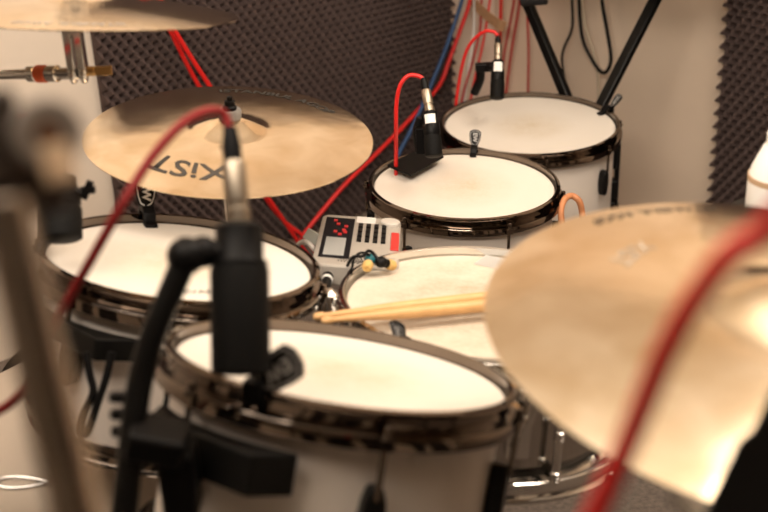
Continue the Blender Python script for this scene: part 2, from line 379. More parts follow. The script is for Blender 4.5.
# makers' marks printed on heads (read from the far side)
def head_mark(key, u, v, s, size, ink, up_to_cam=False, rotz=0, name='printed_mark'):
    t, F, R, d, n = DR[key]; p = onplane(u, v, F @ V((0, 0, -.0113)), n); l = F.inverted() @ p
    bm = text_bm(s, size, bold=size * .02) if s else None
    ang = math.atan2(l.x, -l.y) + rotz
    bmesh.ops.transform(bm, matrix=F @ M.Translation((l.x, l.y, -.0109)) @ M.Rotation(ang, 4, 'Z'), verts=bm.verts)
    return obj(name, bm, ink, t, world=True, smooth=False)
head_mark('front', 478, 364, 'EVANS', .016, INKG, rotz=0)
head_mark('left', 203, 292, 'EVANS', .016, INKG)
# label stuck on the snare head
t_, F_, R_, d_, n_ = DR['snare']
q = [onplane(u, v, F_ @ V((0, 0, -.0108)), n_) for u, v in ((473, 264), (486, 255), (508, 259), (498, 269))]
bm = B(); vs = [bm.verts.new(p) for p in q]; bm.faces.new(vs); bmesh.ops.solidify(bm, geom=bm.faces[:], thickness=.0003)
obj('paper_label', bm, WHITEP, snare, world=True, smooth=False, label='small white paper label stuck on the snare head')

# bass drum under the rack toms
bc = V((-.52, 1.30, .345)); ba = V((.643, .766, 0)); bt = thing('bass_drum', 'white bass drum lying under the two rack toms, lower left', 'drum', (bc.x, bc.y, 0))
fb = frame(bc - ba * .2, ba, Z); Rb = .315
bm = B(); lathe(bm, [(Rb, 0), (Rb, .40), (Rb - .008, .40), (Rb - .008, 0), (Rb, 0)], 96, fb, cap=False); obj('shell', bm, mat('cream_lacquer', (.56, .475, .39), .35, noise=.04, nscale=4, coat=.2), bt, world=True)
for z0, nm in ((-.03, 'front_hoop'), (.385, 'batter_hoop')):
    bm = B(); lathe(bm, [(Rb + .004, z0), (Rb + .018, z0), (Rb + .018, z0 + .045), (Rb + .004, z0 + .045), (Rb + .004, z0)], 96, fb, cap=False); obj(nm, bm, BLACKM, bt, world=True)
    bm = B(); zz = z0 + (.012 if z0 < 0 else .03); lathe(bm, [(0, zz), (Rb + .004, zz), (Rb + .004, zz + .004), (0, zz + .004)], 72, fb); obj('drum_head', bm, HEADW, bt, world=True)
for k in (0, 1, 2, 5, 6, 7):
    a = 2 * pi * k / 8 + .3; Fk = fb @ M.Rotation(a, 4, 'Z')
    bm = B(); box(bm, 0, -(Rb + .008), .20, .022, .018, .06, Fk); rod(bm, Fk @ V((0, -(Rb + .014), .03)), Fk @ V((0, -(Rb + .014), .37)), .004); obj('lug', bm, CHROME, bt, world=True, bevel=.003)
for s in (-1, 1):
    x = V((ba.y, -ba.x, 0)) * s; p = bc - ba * .12 + x * (Rb + .01) + V((0, 0, .0)); e = V((p.x, p.y, 0)) + x * .12 - ba * .12
    bm = B(); rod(bm, p - x * .012, V((e.x, e.y, .012)), .008); sphere(bm, (e.x, e.y, .013), .012); box(bm, p.x, p.y, p.z, .04, .04, .06); obj('spur', bm, CHROME, bt, world=True)

for loop in ([(-14, 486), (6, 478), (28, 478), (46, 482)], [(-14, 482), (8, 488), (28, 487), (48, 483)]):
    bm = B(); tube(bm, [at(u, v, 1.375) for u, v in loop], .003); obj('wing_bolt', bm, CHROME, bt, world=True)
# tom holder
hp = V((-.125, 1.31, .57)); th = thing('tom_holder', 'chrome tom holder stand with clamps between the left rack tom and the snare', 'drum hardware', (hp.x, hp.y, 0))
top = at(329, 303, 1.475)
bm = B(); tube(bm, [hp + V((0, 0, .17)), top + V((0, 0, -.05)), top + V((0, 0, .012))], .0062); obj('arm', bm, CHROME, th, world=True)
bm = B(); lathe(bm, [(0, -.022), (.010, -.022), (.012, -.018), (.012, -.006), (.008, -.004), (.008, .003), (.011, .005), (.011, .014), (.006, .018), (0, .018)], 20, M.Translation(top)); obj('clamp', bm, CHROME, th, world=True)
bm = B(); rod(bm, top + V((-.03, -.004, -.03)), top + V((.02, -.006, -.034)), .006); sphere(bm, top + V((.022, -.006, -.034)), .010); obj('wing_screw', bm, DCHROME, th, world=True)
fa = frame_pt('front', 100, .19, -.10); la = frame_pt('left', 60, .185, -.10)
bm = B(); tube(bm, [hp + V((0, 0, .14)), (hp + V((0, 0, .14)) + fa) * .5, frame_pt('front', 170, .168, -.09)], .006); obj('arm', bm, CHROME, th, world=True)
bm = B(); tube(bm, [hp + V((0, 0, .19)), frame_pt('left', 75, .168, -.10)], .006); obj('arm', bm, CHROME, th, world=True)

def tripod(t, x, y, zt, m=CHROME, spread=.26, rad=.0125, zs=.34, rot=.4, foot=True):
    bm = B(); rod(bm, (x, y, .06), (x, y, zt), rad); lathe(bm, [(rad, 0), (rad + .006, .003), (rad + .006, .03), (rad, .033)], 18, M.Translation((x, y, min(zt * .72, .62)))); obj('pole', bm, m, t, world=True)
    for k in range(3):
        a = rot + 2 * pi * k / 3; d = V((cos(a), sin(a), 0)); e = V((x, y, .012)) + d * spread
        bm = B(); rod(bm, V((x, y, zs)) + d * rad, e, .007); rod(bm, V((x, y, .12)) + d * rad, V((x, y, 0)) + d * spread * .62 + Z * .13, .005); lg = obj('leg', bm, m, t, world=True)
        if foot: bm = B(); sphere(bm, e + Z * .003, .016, (1, 1, .9)); obj('rubber_foot', bm, RUBBER, lg, world=True)
tripod(th, hp.x, hp.y, hp.z + .21, spread=.16, rot=0)
# snare stand
s0 = DR['snare'][1] @ V((0, 0, -.165)); n_ = DR['snare'][4]
bm = B(); Fm = DR['snare'][1] @ M.Rotation(radians(5), 4, 'Z'); box(bm, 0, -.196, -.085, .026, .022, .055, Fm); box(bm, .006, -.212, -.065, .010, .010, .075, Fm, M.Rotation(.25, 4, 'Y')); rod(bm, Fm @ V((0, -.212, -.035)), Fm @ V((0, -.212, -.022)), .008); obj('strainer', bm, CHROME, snare, world=True, bevel=.002)
ss = thing('snare_stand', 'chrome snare stand hidden beneath the chrome snare drum', 'stand', (s0.x, s0.y, 0))
hub = s0 - n_ * .16
tripod(ss, hub.x, hub.y, hub.z, spread=.22)
for k in range(3):
    p = frame_pt('snare', 60 + 120 * k, .191, -.1675); q = frame_pt('snare', 60 + 120 * k, .206, -.148); bm = B()
    tube(bm, [hub, frame_pt('snare', 60 + 120 * k, .12, -.205), frame_pt('snare', 60 + 120 * k, .20, -.176), q], .0055); obj('basket_arm', bm, CHROME, ss, world=True)

# ------------------------------------------------------------------ cymbals
def cz(r, R, kb=.06, kr=.30):                                                # profile height above the edge plane
    rb = R * kr; z = R * kb * (1 - (r / R) ** 2)
    if r < rb: z += R * .085 * (.5 + .5 * cos(pi * (r / rb) ** 1.25))
    return z
CY = {}
KB = {'near': .10, 'top': .10}
def cymbal(key, label, c, n, R, marks=()):
    kb = KB.get(key, .06)
    c, n = V(c), V(n).normalized(); F = frame(c, n); t = thing('cymbal', label, 'cymbal', mw=F, group='bronze cymbals'); CY[key] = (t, F, R, n)
    rs = [.006] + [R * .30 * k / 14 for k in range(1, 15)] + [R * (.30 + .70 * k / 22) for k in range(1, 23)]
    prof = [(r, cz(r, R, kb)) for r in rs] + [(R, -.001)] + [(r, cz(r, R, kb) - .0014) for r in reversed(rs[:-1])]; prof.append(prof[0])
    bm = B(); lathe(bm, prof, 128, cap=False); o = obj('plate', bm, CYMB, t)
    for nm, s, size, r0, ang, flip, ink, kw in marks:            # printed marks, laid on the bow of the plate
        bm = text_bm(s, size, **kw); bmesh.ops.triangulate(bm, faces=bm.faces)
        for _ in range(2): bmesh.ops.subdivide_edges(bm, edges=[e for e in bm.edges if e.calc_length() > .006], cuts=1)
        a = radians(ang)
        for v in bm.verts:
            x, y = v.co.x, v.co.y
            if flip: x, y = -x, -y
            aa = a + (x / r0); r = r0 - y                          # local: camera side is -y
            xx, yy = r * sin(aa), -r * cos(aa); v.co = V((xx, yy, cz(sqrt(xx * xx + yy * yy), R, kb) + .0005))
        obj(nm, bm, ink, t, smooth=False)
    return t
RM = .203
cymbal('mid', 'bronze cymbal in the middle, printed XIST near its edge, above left rack tom', (-.211, 1.608, .924), (.091, -.043, .995), RM,
       [('logo_mark', 'XiST', .058, .138, -20, True, INKG2, dict(shear=-.25, bold=.0007, sx=1.0)), ('logo_mark', 'ISTANBUL AGOP', .024, .172, 158, True, INK, dict(bold=.0006, sx=1.1))])
cymbal('top', 'bronze cymbal seen almost edge-on, cut off at the top left corner', (-.358, 1.432, 1.152), (.082, .159, .984), .194,
       [('logo_mark', 'ISTANBUL AGOP', .016, .17, 10, True, INKG, dict())])
cymbal('near', 'large blurred bronze cymbal at the right, closest to the camera', (.301, .780, 1.046), (.09, -.038, .995), .229,
       [('logo_mark', 'ISTANBUL AGOP', .017, .207, 198, False, INK, dict()), ('logo_mark', 'XiST', .026, .14, 228, False, INKF, dict())])

def cym_top(t, key, wing=BLACKP):
    """felt washers, sleeve and nut on the cymbal's axis"""
    c, F, R, n = CY[key]; z0 = cz(0, R, KB.get(key, .06))
    bm = B(); lathe(bm, [(.004, z0 - .001), (.016, z0 - .001), (.0165, z0 + .002), (.0165, z0 + .010), (.015, z0 + .012), (.004, z0 + .012)], 24, F); obj('top_felt', bm, FELT, t, world=True)
    bm = B(); lathe(bm, [(0, z0 + .012), (.010, z0 + .012), (.010, z0 + .016), (.0075, z0 + .018), (.0075, z0 + .024), (.004, z0 + .025), (.004, z0 + .030), (0, z0 + .031)], 16, F); obj('nut', bm, wing, t, world=True)
    bm = B(); lathe(bm, [(.004, z0 - .016), (.017, z0 - .016), (.017, z0 - .003), (.004, z0 - .003)], 24, F); obj('bottom_felt', bm, FELT, t, world=True)
    return F @ V((0, 0, z0 - .016)), n
def tilter(t, key, p, n, m=CHROME, wing=BRASS, side=1):
    """rod, clevis and wing nut under a cymbal"""
    bm = B(); rod(bm, p + n * .03, p - n * .05, .004); rod(bm, p, p - n * .012, .012); obj('rod', bm, m, t, world=True)
    q = p - n * .079
    bm = B()
    for s in (-.0065, .0065):
        box(bm, s, 0, .012, .0095, .020, .062, M.Translation(q)); lathe(bm, [(0, -.003), (.0125, -.003), (.0125, .003), (0, .003)], 20, M.Translation(q + V((s, 0, -.014))) @ M.Rotation(pi / 2, 4, 'Y'))
    box(bm, 0, 0, .038, .023, .018, .008, M.Translation(q)); obj('tilter', bm, m, t, world=True, bevel=.0015)
    bm = B(); rod(bm, q + V((.012 * side, 0, -.012)), q + V((.020 * side, 0, -.012)), .006); box(bm, .030 * side, 0, -.012, .022, .005, .011, M.Translation(q)); obj('wing_nut', bm, wing, t, world=True, bevel=.002)
    return q + V((0, 0, -.014))
# straight stand of the middle cymbal
cF = CY['mid'][1]; b0 = cF @ V((0, 0, 0))
cs = thing('cymbal_stand', 'chrome stand with grey felt and black nut holding the middle cymbal', 'stand', (b0.x, b0.y, 0))
p, n = cym_top(cs, 'mid'); q = tilter(cs, 'mid', p, n, wing=DCHROME); tripod(cs, q.x, q.y, q.z, rot=1.2)
# boom stand of the top left cymbal
b0 = CY['top'][1] @ V((0, 0, 0)); bx, by = -.86, 1.62
cs = thing('cymbal_boom_stand', 'chrome boom stand with tilter and brass wing nut under the top left cymbal', 'stand', (bx, by, 0))
p, n = cym_top(cs, 'top'); q = tilter(cs, 'top', p, n)
g = V((bx, by, q.z - .045))
d_ = (g - q).normalized()
bm = B(); rod(bm, q, q + d_ * .030, .0075); rod(bm, q + d_ * .030, q + d_ * .046, .0105); rod(bm, q + d_ * .062, q + d_ * .075, .0100); rod(bm, q + d_ * .06, g, .0065); obj('boom_arm', bm, CHROME, cs, world=True)
bm = B(); rod(bm, q + d_ * .046, q + d_ * .062, .0110); obj('memory_ring', bm, mat('orange_red_plastic', (.75, .12, .03), .4), cs, world=True, label='small orange-red ring on the boom arm')
bm = B(); sphere(bm, g, .022); obj('boom_joint', bm, CHROME, cs, world=True)
tripod(cs, bx, by, g.z, rot=2.4)
# stand of the near cymbal
b0 = CY['near'][1] @ V((0, 0, 0))
cs = thing('cymbal_stand', 'stand under the large blurred cymbal at the right', 'stand', (b0.x, b0.y, 0))
p, n = cym_top(cs, 'near'); q = tilter(cs, 'near', p, n, m=DCHROME, wing=DCHROME); tripod(cs, q.x, q.y, q.z, rot=-.5, spread=.2)

# blurred cymbal stand right in front of the lens, left
A = at(46, 134, .45); T0 = at(3, 200, .43); C0 = at(80, 530, .43)
d_ = (C0 - T0).normalized(); zf = -(C0.z - .30) / d_.z; J = C0 + d_ * min(zf, .9)
J = C0 + d_ * ((C0.z - .34) / -d_.z)
ns = thing('cymbal_stand', 'very blurred grey stand pole with dark round joint at the left edge, nearest the lens', 'stand', (J.x, J.y, 0), group='cymbal stands')
bm = B(); rod(bm, T0, C0 + d_ * .12, .0095); obj('pole', bm, DCHROME2, ns, world=True)
bm = B(); rod(bm, C0 + d_ * .08, J, .0125); obj('lower_tube', bm, CHROME, ns, world=True)
for k in range(3):
    a = 2 * pi * k / 3 + .5; e = V((J.x + .24 * cos(a), J.y + .24 * sin(a), .012)); bm = B(); rod(bm, J, e, .009); lg = obj('leg', bm, CHROME, ns, world=True)
    bm = B(); sphere(bm, e + Z * .003, .016); obj('rubber_foot', bm, RUBBER, lg, world=True)
fj = frame(A, (CAM - A) * .9 + V((.1, 0, 0)), Z)
bm = B(); lathe(bm, [(.0052, -.006), (.0125, -.006), (.0135, -.003), (.0135, .003), (.0125, .006), (.0052, .006), (.0052, -.006)], 32, fj, cap=False); obj('joint_ring', bm, RINGG, ns, world=True)
bm = B(); lathe(bm, [(0, -.005), (.0050, -.005), (.0050, .005), (.003, .006), (0, .006)], 20, fj); obj('joint_bolt', bm, mat('copper_bolt', (.16, .07, .03), .45, .6), ns, world=True, label='copper-brown bolt in the middle of the joint')
bm = B(); box(bm, -.018, .003, -.008, .022, .034, .016, fj); box(bm, -.010, -.017, -.010, .030, .026, .016, fj); box(bm, -.024, .010, -.012, .014, .026, .014, fj); obj('clutch', bm, mat('brown_black_plastic', (.05, .037, .029), .5, spec=.3), ns, world=True, bevel=.003)
bm = B(); rod(bm, at(53, 146, .43), at(62, 182, .43), .0055); obj('sleeve', bm, mat('tan_metal', (.66, .47, .30), .5), ns, world=True, label='tan sleeve under the joint')

# ------------------------------------------------------------------ microphones and their cables
def mic(label, p0, p1, r, band=None, grille_frac=.42):
    """p0 grille end, p1 connector end"""
    t = thing('microphone', label, 'microphone', p0, group='drum microphones'); F = axis_frame(p0, p1); L = (p1 - p0).length; g = L * grille_frac
    bm = B(); lathe(bm, [(0, 0), (r * .80, .0005), (r * .98, r * .12), (r, r * .25), (r, g * .96), (r * .96, g), (0, g)], 32, F); obj('grille', bm, GRILLE, t, world=True)
    bm = B(); lathe(bm, [(0, g), (r * .9, g), (r * .9, g + .002), (r * .97, g + .004), (r * .97, L * .72), (r * .82, L * .76), (r * .80, L * .97), (r * .6, L), (0, L)], 32, F); obj('body', bm, BLACKP, t, world=True)
    if band: bm = B(); lathe(bm, [(r * .985, L * band[0]), (r * 1.0, L * band[0]), (r * 1.0, L * band[1]), (r * .985, L * band[1])], 32, F, a0=-.75, a1=.55); obj('label_band', bm, WHITEP, t, world=True, label='white label band')
    return t, F, L
def mic_cable(label, p1, d, conn_len, relief_len, r, path, rc, boot=BLACKP, m=RED):
    """connector plugged in at p1 along d, then the cord through path"""
    t = thing('microphone_cable', label, 'cable', p1, group='red microphone cables'); d = d.normalized(); F = axis_frame(p1, p1 + d)
    bm = B(); lathe(bm, [(0, -.004), (r, -.004), (r, conn_len * .22), (r * .86, conn_len * .25), (r * .86, conn_len * .32), (r, conn_len * .35), (r, conn_len * .92), (r * .8, conn_len), (0, conn_len)], 24, F); obj('connector', bm, SILVER, t, world=True)
    bm = B(); e = conn_len; lathe(bm, [(0, e), (r * .78, e), (r * .76, e + relief_len * .5), (r * .55, e + relief_len), (0, e + relief_len)], 20, F); obj('strain_relief', bm, boot, t, world=True)
    bm = B(); q = p1 + d * (e + relief_len * .9); tube(bm, [q] + list(path), rc, 12, 10); obj('cord', bm, m, t, world=True)
    return t
# front mic over the nearest rack tom
m0, m1 = at(241, 376, .955), at(239, 222, .965)
t, F, L = mic('black clip-on microphone over the nearest rack tom, biggest and in front', m0, m1, .0238, grille_frac=.71)
j0 = at(186, 256, .95)
bm = B(); rod(bm, at(228, 250, .96), j0, .010); obj('swivel', bm, BLACKP, t, world=True)
bm = B(); sphere(bm, j0, .0155); sphere(bm, at(203, 252, .955), .013); obj('ball_joint', bm, BLACKP, t, world=True)
cl = at(158, 440, .955)
bm = B(); tube(bm, [j0, at(172, 290, .95), at(155, 330, .95), at(141, 378, .955), at(133, 430, .955), at(126, 500, .96), at(121, 560, .97)], .0105, 12); obj('arm', bm, BLACKM, t, world=True)
bm = B(); box(bm, cl.x, cl.y, cl.z, .046, .040, .026, None, M.Rotation(.3, 4, 'Y')); box(bm, cl.x + .012, cl.y + .004, cl.z - .040, .030, .030, .060); obj('clamp', bm, BLACKP, t, world=True, bevel=.004)
bm = B(); a_ = at(133, 445, .95)
for k in range(3): rod(bm, at(124, 392 + 17 * k, .97), at(124, 402 + 17 * k, .97), .0125 - .001 * k)
obj('clamp_knob', bm, BLACKP, t, world=True)
ax = (m1 - m0).normalized(); cdir = (at(229, 130, .965) - at(238, 222, .965))
mic_cable('red microphone cable arching from the front microphone across the middle cymbal', m1, cdir, .050, .027, .0098,
          [at(222, 113, .963), at(205, 112, .95), at(180, 126, .94), at(150, 160, .93), at(122, 205, .92), at(92, 258, .93), at(62, 312, .95), at(38, 365, .98), at(12, 402, 1.0), at(-30, 425, 1.02)], .0040, m=REDF)
# left mic over the left rack tom
m0, m1 = at(61, 241, 1.33), at(59, 176, 1.345)
t, F, L = mic('black microphone hanging over the left rim of the left rack tom', m0, m1, .0240, grille_frac=.5)
bm = B(); s_ = at(82, 193, 1.335); rod(bm, at(76, 190, 1.335), s_, .004); box(bm, 0, 0, 0, .008, .006, .022, M.Translation(at(87, 190, 1.335)) @ M.Rotation(.5, 4, 'Y')); box(bm, 0, 0, 0, .016, .006, .007, M.Translation(at(88, 190, 1.335))); obj('wing_screw', bm, BLACKP, t, world=True, bevel=.002)
bm = B(); tube(bm, [at(72, 186, 1.345), at(52, 210, 1.40), frame_pt('left', -72, .166, -.005)], .007); obj('arm', bm, BLACKM, t, world=True)
mic_cable('red microphone cable of the left microphone, mostly hidden behind the blurred stand', m1, m1 - m0, .045, .02, .0095, [m1 + V((-.02, .0, .072)), m1 + V((-.05, .01, .06)), m1 + V((-.10, .02, .0)), m1 + V((-.14, .05, -.15)), m1 + V((-.2, .08, -.4))], .0035)
# mic on the mid floor tom
m0, m1 = at(434, 157, 2.235), at(430, 111, 2.245)
t, F, L = mic('black microphone with white label standing on the middle floor tom', m0, m1, .0165, band=(.70, .90), grille_frac=.45)
pl = [onplane(u, v, DR['mid'][1] @ V((0, 0, .004)), DR['mid'][4]) for u, v in ((387, 167), (411, 177), (444, 158), (423, 149))]
bm = B(); vs = [bm.verts.new(p_) for p_ in pl]; f_ = bm.faces.new(vs); r_ = bmesh.ops.extrude_face_region(bm, geom=[f_]); bmesh.ops.translate(bm, vec=V((0, 0, .005)), verts=[g_ for g_ in r_['geom'] if isinstance(g_, bmesh.types.BMVert)])
obj('base_plate', bm, BLACKP, t, world=True, smooth=False, bevel=.0015)
bm = B(); tube(bm, [at(421, 118, 2.26), at(417, 132, 2.27), at(420, 152, 2.27)], .009); box(bm, 0, 0, 0, .03, .018, .05, M.Translation(at(424, 140, 2.26))); rod(bm, at(422, 116, 2.255), at(432, 116, 2.25), .007); obj('clip', bm, BLACKP, t, world=True, bevel=.003)
mic_cable('red microphone cable looping from the middle floor tom microphone', m1, at(424, 82, 2.25) - m1, .042, .022, .0095,
          [at(418, 76, 2.25), at(408, 76, 2.25), at(400, 86, 2.255), at(396.5, 104, 2.27), at(396, 130, 2.30), at(396, 155, 2.36), at(396, 190, 2.42)], .0040)
# mic on the far floor tom
m0, m1 = at(497, 99, 2.80), at(498, 60, 2.815)
t, F, L = mic('black microphone with white label on the far floor tom by the wall', m0, m1, .0165, band=(.66, .90), grille_frac=.45)
bm = B(); tube(bm, [at(494, 66, 2.82), at(482, 68, 2.86), at(480, 80, 2.88), at(474, 94, 2.90)], .011); box(bm, 0, 0, 0, .05, .02, .02, M.Translation(at(486, 67, 2.84))); obj('clip', bm, BLACKP, t, world=True, bevel=.003)
mic_cable('bright red microphone cable looping from the far floor tom microphone', m1, at(498, 36, 2.82) - m1, .040, .018, .0090,
          [at(494, 32, 2.82), at(484, 32, 2.83), at(471, 43, 2.86), at(463, 62, 2.90), at(457, 96, 2.97), at(455, 120, 3.02)], .0042)

# ------------------------------------------------------------------ dampener clips on the rims
CLIPG = 'rim clips on the drums'
def clip(label, key, phi, plate_lean=.30, k=1., both=True, roll=0., ink=None):
    t0, F, R, d, n = DR[key]; rm = F @ M.Rotation(radians(phi), 4, 'Z') @ M.Translation((0, -R, 0))
    t = thing('drum_clip', label, 'drum clip', mw=rm, group=CLIPG)
    # profile in (outward, up), extruded along the rim; local -y is outward
    def pr(poly, w, rot=None):
        bm = B(); mt = M(((0, 0, 1, 0), (-1, 0, 0, 0), (0, 1, 0, 0), (0, 0, 0, 1)))
        prism(bm, [(a * k, b * k) for a, b in poly], -w / 2 * k, w / 2 * k, mt); return bm
    bm = pr([(-.030, -.0113), (-.016, -.0113), (-.012, -.004), (-.009, .002), (.004, .002), (.006, -.010), (.010, -.010), (.010, .006), (-.006, .010), (-.016, .004), (-.020, -.005), (-.030, -.007)], .015); obj('hook', bm, BLACKP, t, bevel=.001)
    P = M.Translation((0, -.004 * k, .003 * k)) @ M.Rotation(roll, 4, 'Y') @ M.Rotation(pi / 2 + plate_lean, 4, 'X')       # plate: x along rim, y up, z to the outside
    sh = [(0, -.001), (.008, .004), (.012, .014), (.0135, .026), (.013, .034), (.006, .0385), (0, .039), (-.006, .0385), (-.013, .034), (-.0135, .026), (-.012, .014), (-.008, .004)]
    sh = [(x * k, y * k) for x, y in sh]
    bm = B(); prism(bm, sh, -.002, .002, P); obj('plate', bm, BLACKP, t, bevel=.001)
    for s in ((1, -1) if both else (-1,)):
        bm = B(); n_ = len(sh); cy_ = .021 * k
        o1 = [(x * .86, cy_ + (y - cy_) * .86) for x, y in sh]; o2 = [(x * .76, cy_ + (y - cy_) * .79) for x, y in sh]; zz = .0023 * s
        a = [bm.verts.new(P @ V((x, y, zz))) for x, y in o1]; b = [bm.verts.new(P @ V((x, y, zz))) for x, y in o2]
        for i in range(n_): bm.faces.new((a[i], a[(i + 1) % n_], b[(i + 1) % n_], b[i]))
        tb = text_bm('EW', .0140 * k, bold=.0006); bmesh.ops.transform(tb, matrix=P @ M.Translation((0, cy_, zz)) @ M.Rotation(pi if s < 0 else 0, 4, 'Y') @ M.Rotation(-pi / 2, 4, 'Z'), verts=tb.verts)
        me_ = bpy.data.meshes.new('x'); tb.to_mesh(me_); tb.free(); bm.from_mesh(me_); bpy.data.meshes.remove(me_)
        obj('emblem', bm, ink or INKW, t, smooth=False)
    return t
def phi_at(key, u, far):
    best = None
    for i in range(720):
        ph = i / 2; p = frame_pt(key, ph, DR[key][2], 0); uu = px(p)[0]; c = cos(radians(ph))
        if (c < 0) == far and (best is None or abs(uu - u) < best[0]): best = (abs(uu - u), ph)
    return best[1]
clip('black rim clip with white EW shield emblem on the left rack tom', 'left', phi_at('left', 146, True), k=1.1)
clip('black rim clip with white emblem at the back rim of the middle floor tom', 'mid', phi_at('mid', 474, True), k=.9, ink=INKM)
clip('grey and black rim clip on the right rim of the far floor tom', 'far', phi_at('far', 609, True), plate_lean=.7, k=1.0, ink=INKM)
clip('large blurred rim clip on the near rim of the front rack tom', 'front', phi_at('front', 258, False), plate_lean=-.1, k=1.2, roll=.8, ink=INKG)
clip('small dark rim clip on the snare rim behind the front rack tom', 'snare', phi_at('snare', 402, False), plate_lean=.35, k=.75)

# ------------------------------------------------------------------ metronome, earphones, sticks
Zd = 1.66
c00, c10, c11, c01 = at(311, 263, 1.60), at(399, 270, 1.60), at(404, 217, 1.79), at(329, 214, 1.80)
ux = (c10 - c00); dw = ux.length; ux.normalize(); uy = c01 - c00; uy = uy - ux * uy.dot(ux); dh = uy.length; uy.normalize(); un = ux.cross(uy)
Fd = M(((ux.x, uy.x, un.x, c00.x), (ux.y, uy.y, un.y, c00.y), (ux.z, uy.z, un.z, c00.z), (0, 0, 0, 1)))
dv = thing('metronome', 'silver electronic metronome with screen, keypad, dial and red key', 'metronome', mw=Fd @ M.Translation((0, 0, -.030)))
Bz = .030
CASE = mat('silver_case', (.46, .415, .36), .42, .15, noise=.04, nscale=60, bump=.05, bscale=400)
def dbox(nm, x, y, w, h, z0, z1, m, bev=.0015, parent=None, label=None):
    bm = B(); box(bm, dw * (x + w / 2), dh * (y + h / 2), Bz + (z0 + z1) / 2, dw * w, dh * h, z1 - z0); return obj(nm, bm, m, parent or dv, smooth=False, bevel=bev, label=label)
bm = B(); prism(bm, [(0, .012), (.012, 0), (dw - .012, 0), (dw, .012), (dw, dh - .01), (dw - .008, dh), (.008, dh), (0, dh - .01)], 0, Bz); obj('case', bm, CASE, dv, smooth=False, bevel=.003)
scr = dbox('screen_panel', .06, .12, .36, .80, 0, .0012, mat('screen_glass', (.012, .012, .014), .12), .0005)
dbox('liquid_crystal_display', .11, .16, .24, .34, .0012, .0018, mat('lcd', (.40, .40, .38), .25), 0, scr)
LED = mat('red_led', (.62, .02, .025), .4)
for x, y in ((.16, .83), (.20, .76), (.30, .72), (.28, .64), (.18, .60), (.24, .55), (.30, .60)): dbox('indicator_light', x, y, .045, .040, .0012, .0022, LED, 0, scr)
for c in range(4):
    for r in range(4): dbox('key', .475 + .097 * c, .46 + .095 * r, .055, .074, 0, .003, BLACKP, .0006)
dbox('paper_label', .44, .86, .24, .13, 0, .0006, WHITEP, 0, label='white paper label')
dbox('red_key', .885, .34, .10, .34, 0, .0025, mat('red_key', (.58, .03, .025), .45), .001, label='red start key')
bm = B(); lathe(bm, [(0, .0), (.0150, 0), (.0150, .0045), (.0138, .006), (.004, .0065), (0, .006)], 28, M.Translation((dw * .86, dh * .87, Bz))); obj('dial', bm, mat('pale_dial', (.60, .56, .50), .4), dv)
bm = B()
for i in range(14):
    for k in range(7): 
        a = radians(15 + i * 11.5); r = .012 + .0045 * k
        if .05 < .5 + r * cos(a) / dw < .95: box(bm, dw * .62 + r * cos(a), dh * .04 + r * sin(a) * .9, Bz + .0003, .0021, .0021, .0008)
sp = obj('speaker_holes', bm, BLACKP, dv, smooth=False); sp['kind'] = 'stuff'
# stand that carries it
dm = Fd @ V((dw * .5, dh * .5, -.033)); dst = thing('metronome_stand', 'small black stand carrying the silver metronome', 'stand', (dm.x, dm.y, 0))
bm = B(); box(bm, 0, 0, -.003, dw * .7, dh * .7, .005, Fd @ M.Translation((dw * .5, dh * .5, -.0305))); obj('tray', bm, BLACKM, dst, world=True, bevel=.002)
tripod(dst, dm.x, dm.y, dm.z - .004, m=BLACKM, spread=.17, rad=.008, zs=.2, rot=.9)
bm = B(); k0 = at(312, 236, 1.66); box(bm, 0, 0, 0, .022, .004, .016, Fd @ M.Translation((-.008, dh * .55, -.004)) @ M.Rotation(.5, 4, 'Y')); obj('side_clip', bm, mat('clear_plastic', (.55, .56, .5), .15), dv, world=True, label='clear plastic tab on the left side')
# jack plug and its cable on the front of the metronome
p0 = Fd @ V((dw * .20, -.001, -.016)); jd = -uy
jt = thing('jack_cable', 'black jack plug with white band in the front of the metronome', 'cable', p0)
bm = B(); rod(bm, p0 + jd * .001, p0 + jd * .012, .0075); rod(bm, p0 + jd * .018, p0 + jd * .045, .0065); obj('plug', bm, BLACKP, jt, world=True)
bm = B(); rod(bm, p0 + jd * .012, p0 + jd * .018, .0078); obj('band', bm, WHITEP, jt, world=True, label='white band')
bm = B(); tube(bm, [p0 + jd * .04, p0 + jd * .07 + V((0, 0, -.03)), p0 + jd * .06 + V((-.02, .02, -.2)), V((p0.x - .02, p0.y + .02, .30))], .003); obj('cord', bm, BLACKP, jt, world=True)
bm = B(); e0 = at(313, 241, 1.70); tube(bm, [Fd @ V((-.001, dh * .4, -.012)), at(306, 242, 1.70), at(298, 245, 1.72), at(285, 262, 1.74), at(270, 330, 1.80)], .0036)
solo('light_cable', bm, mat('pale_grey_rubber', (.62, .57, .52), .5), 'pale grey cable leaving the left side of the metronome', 'cable')

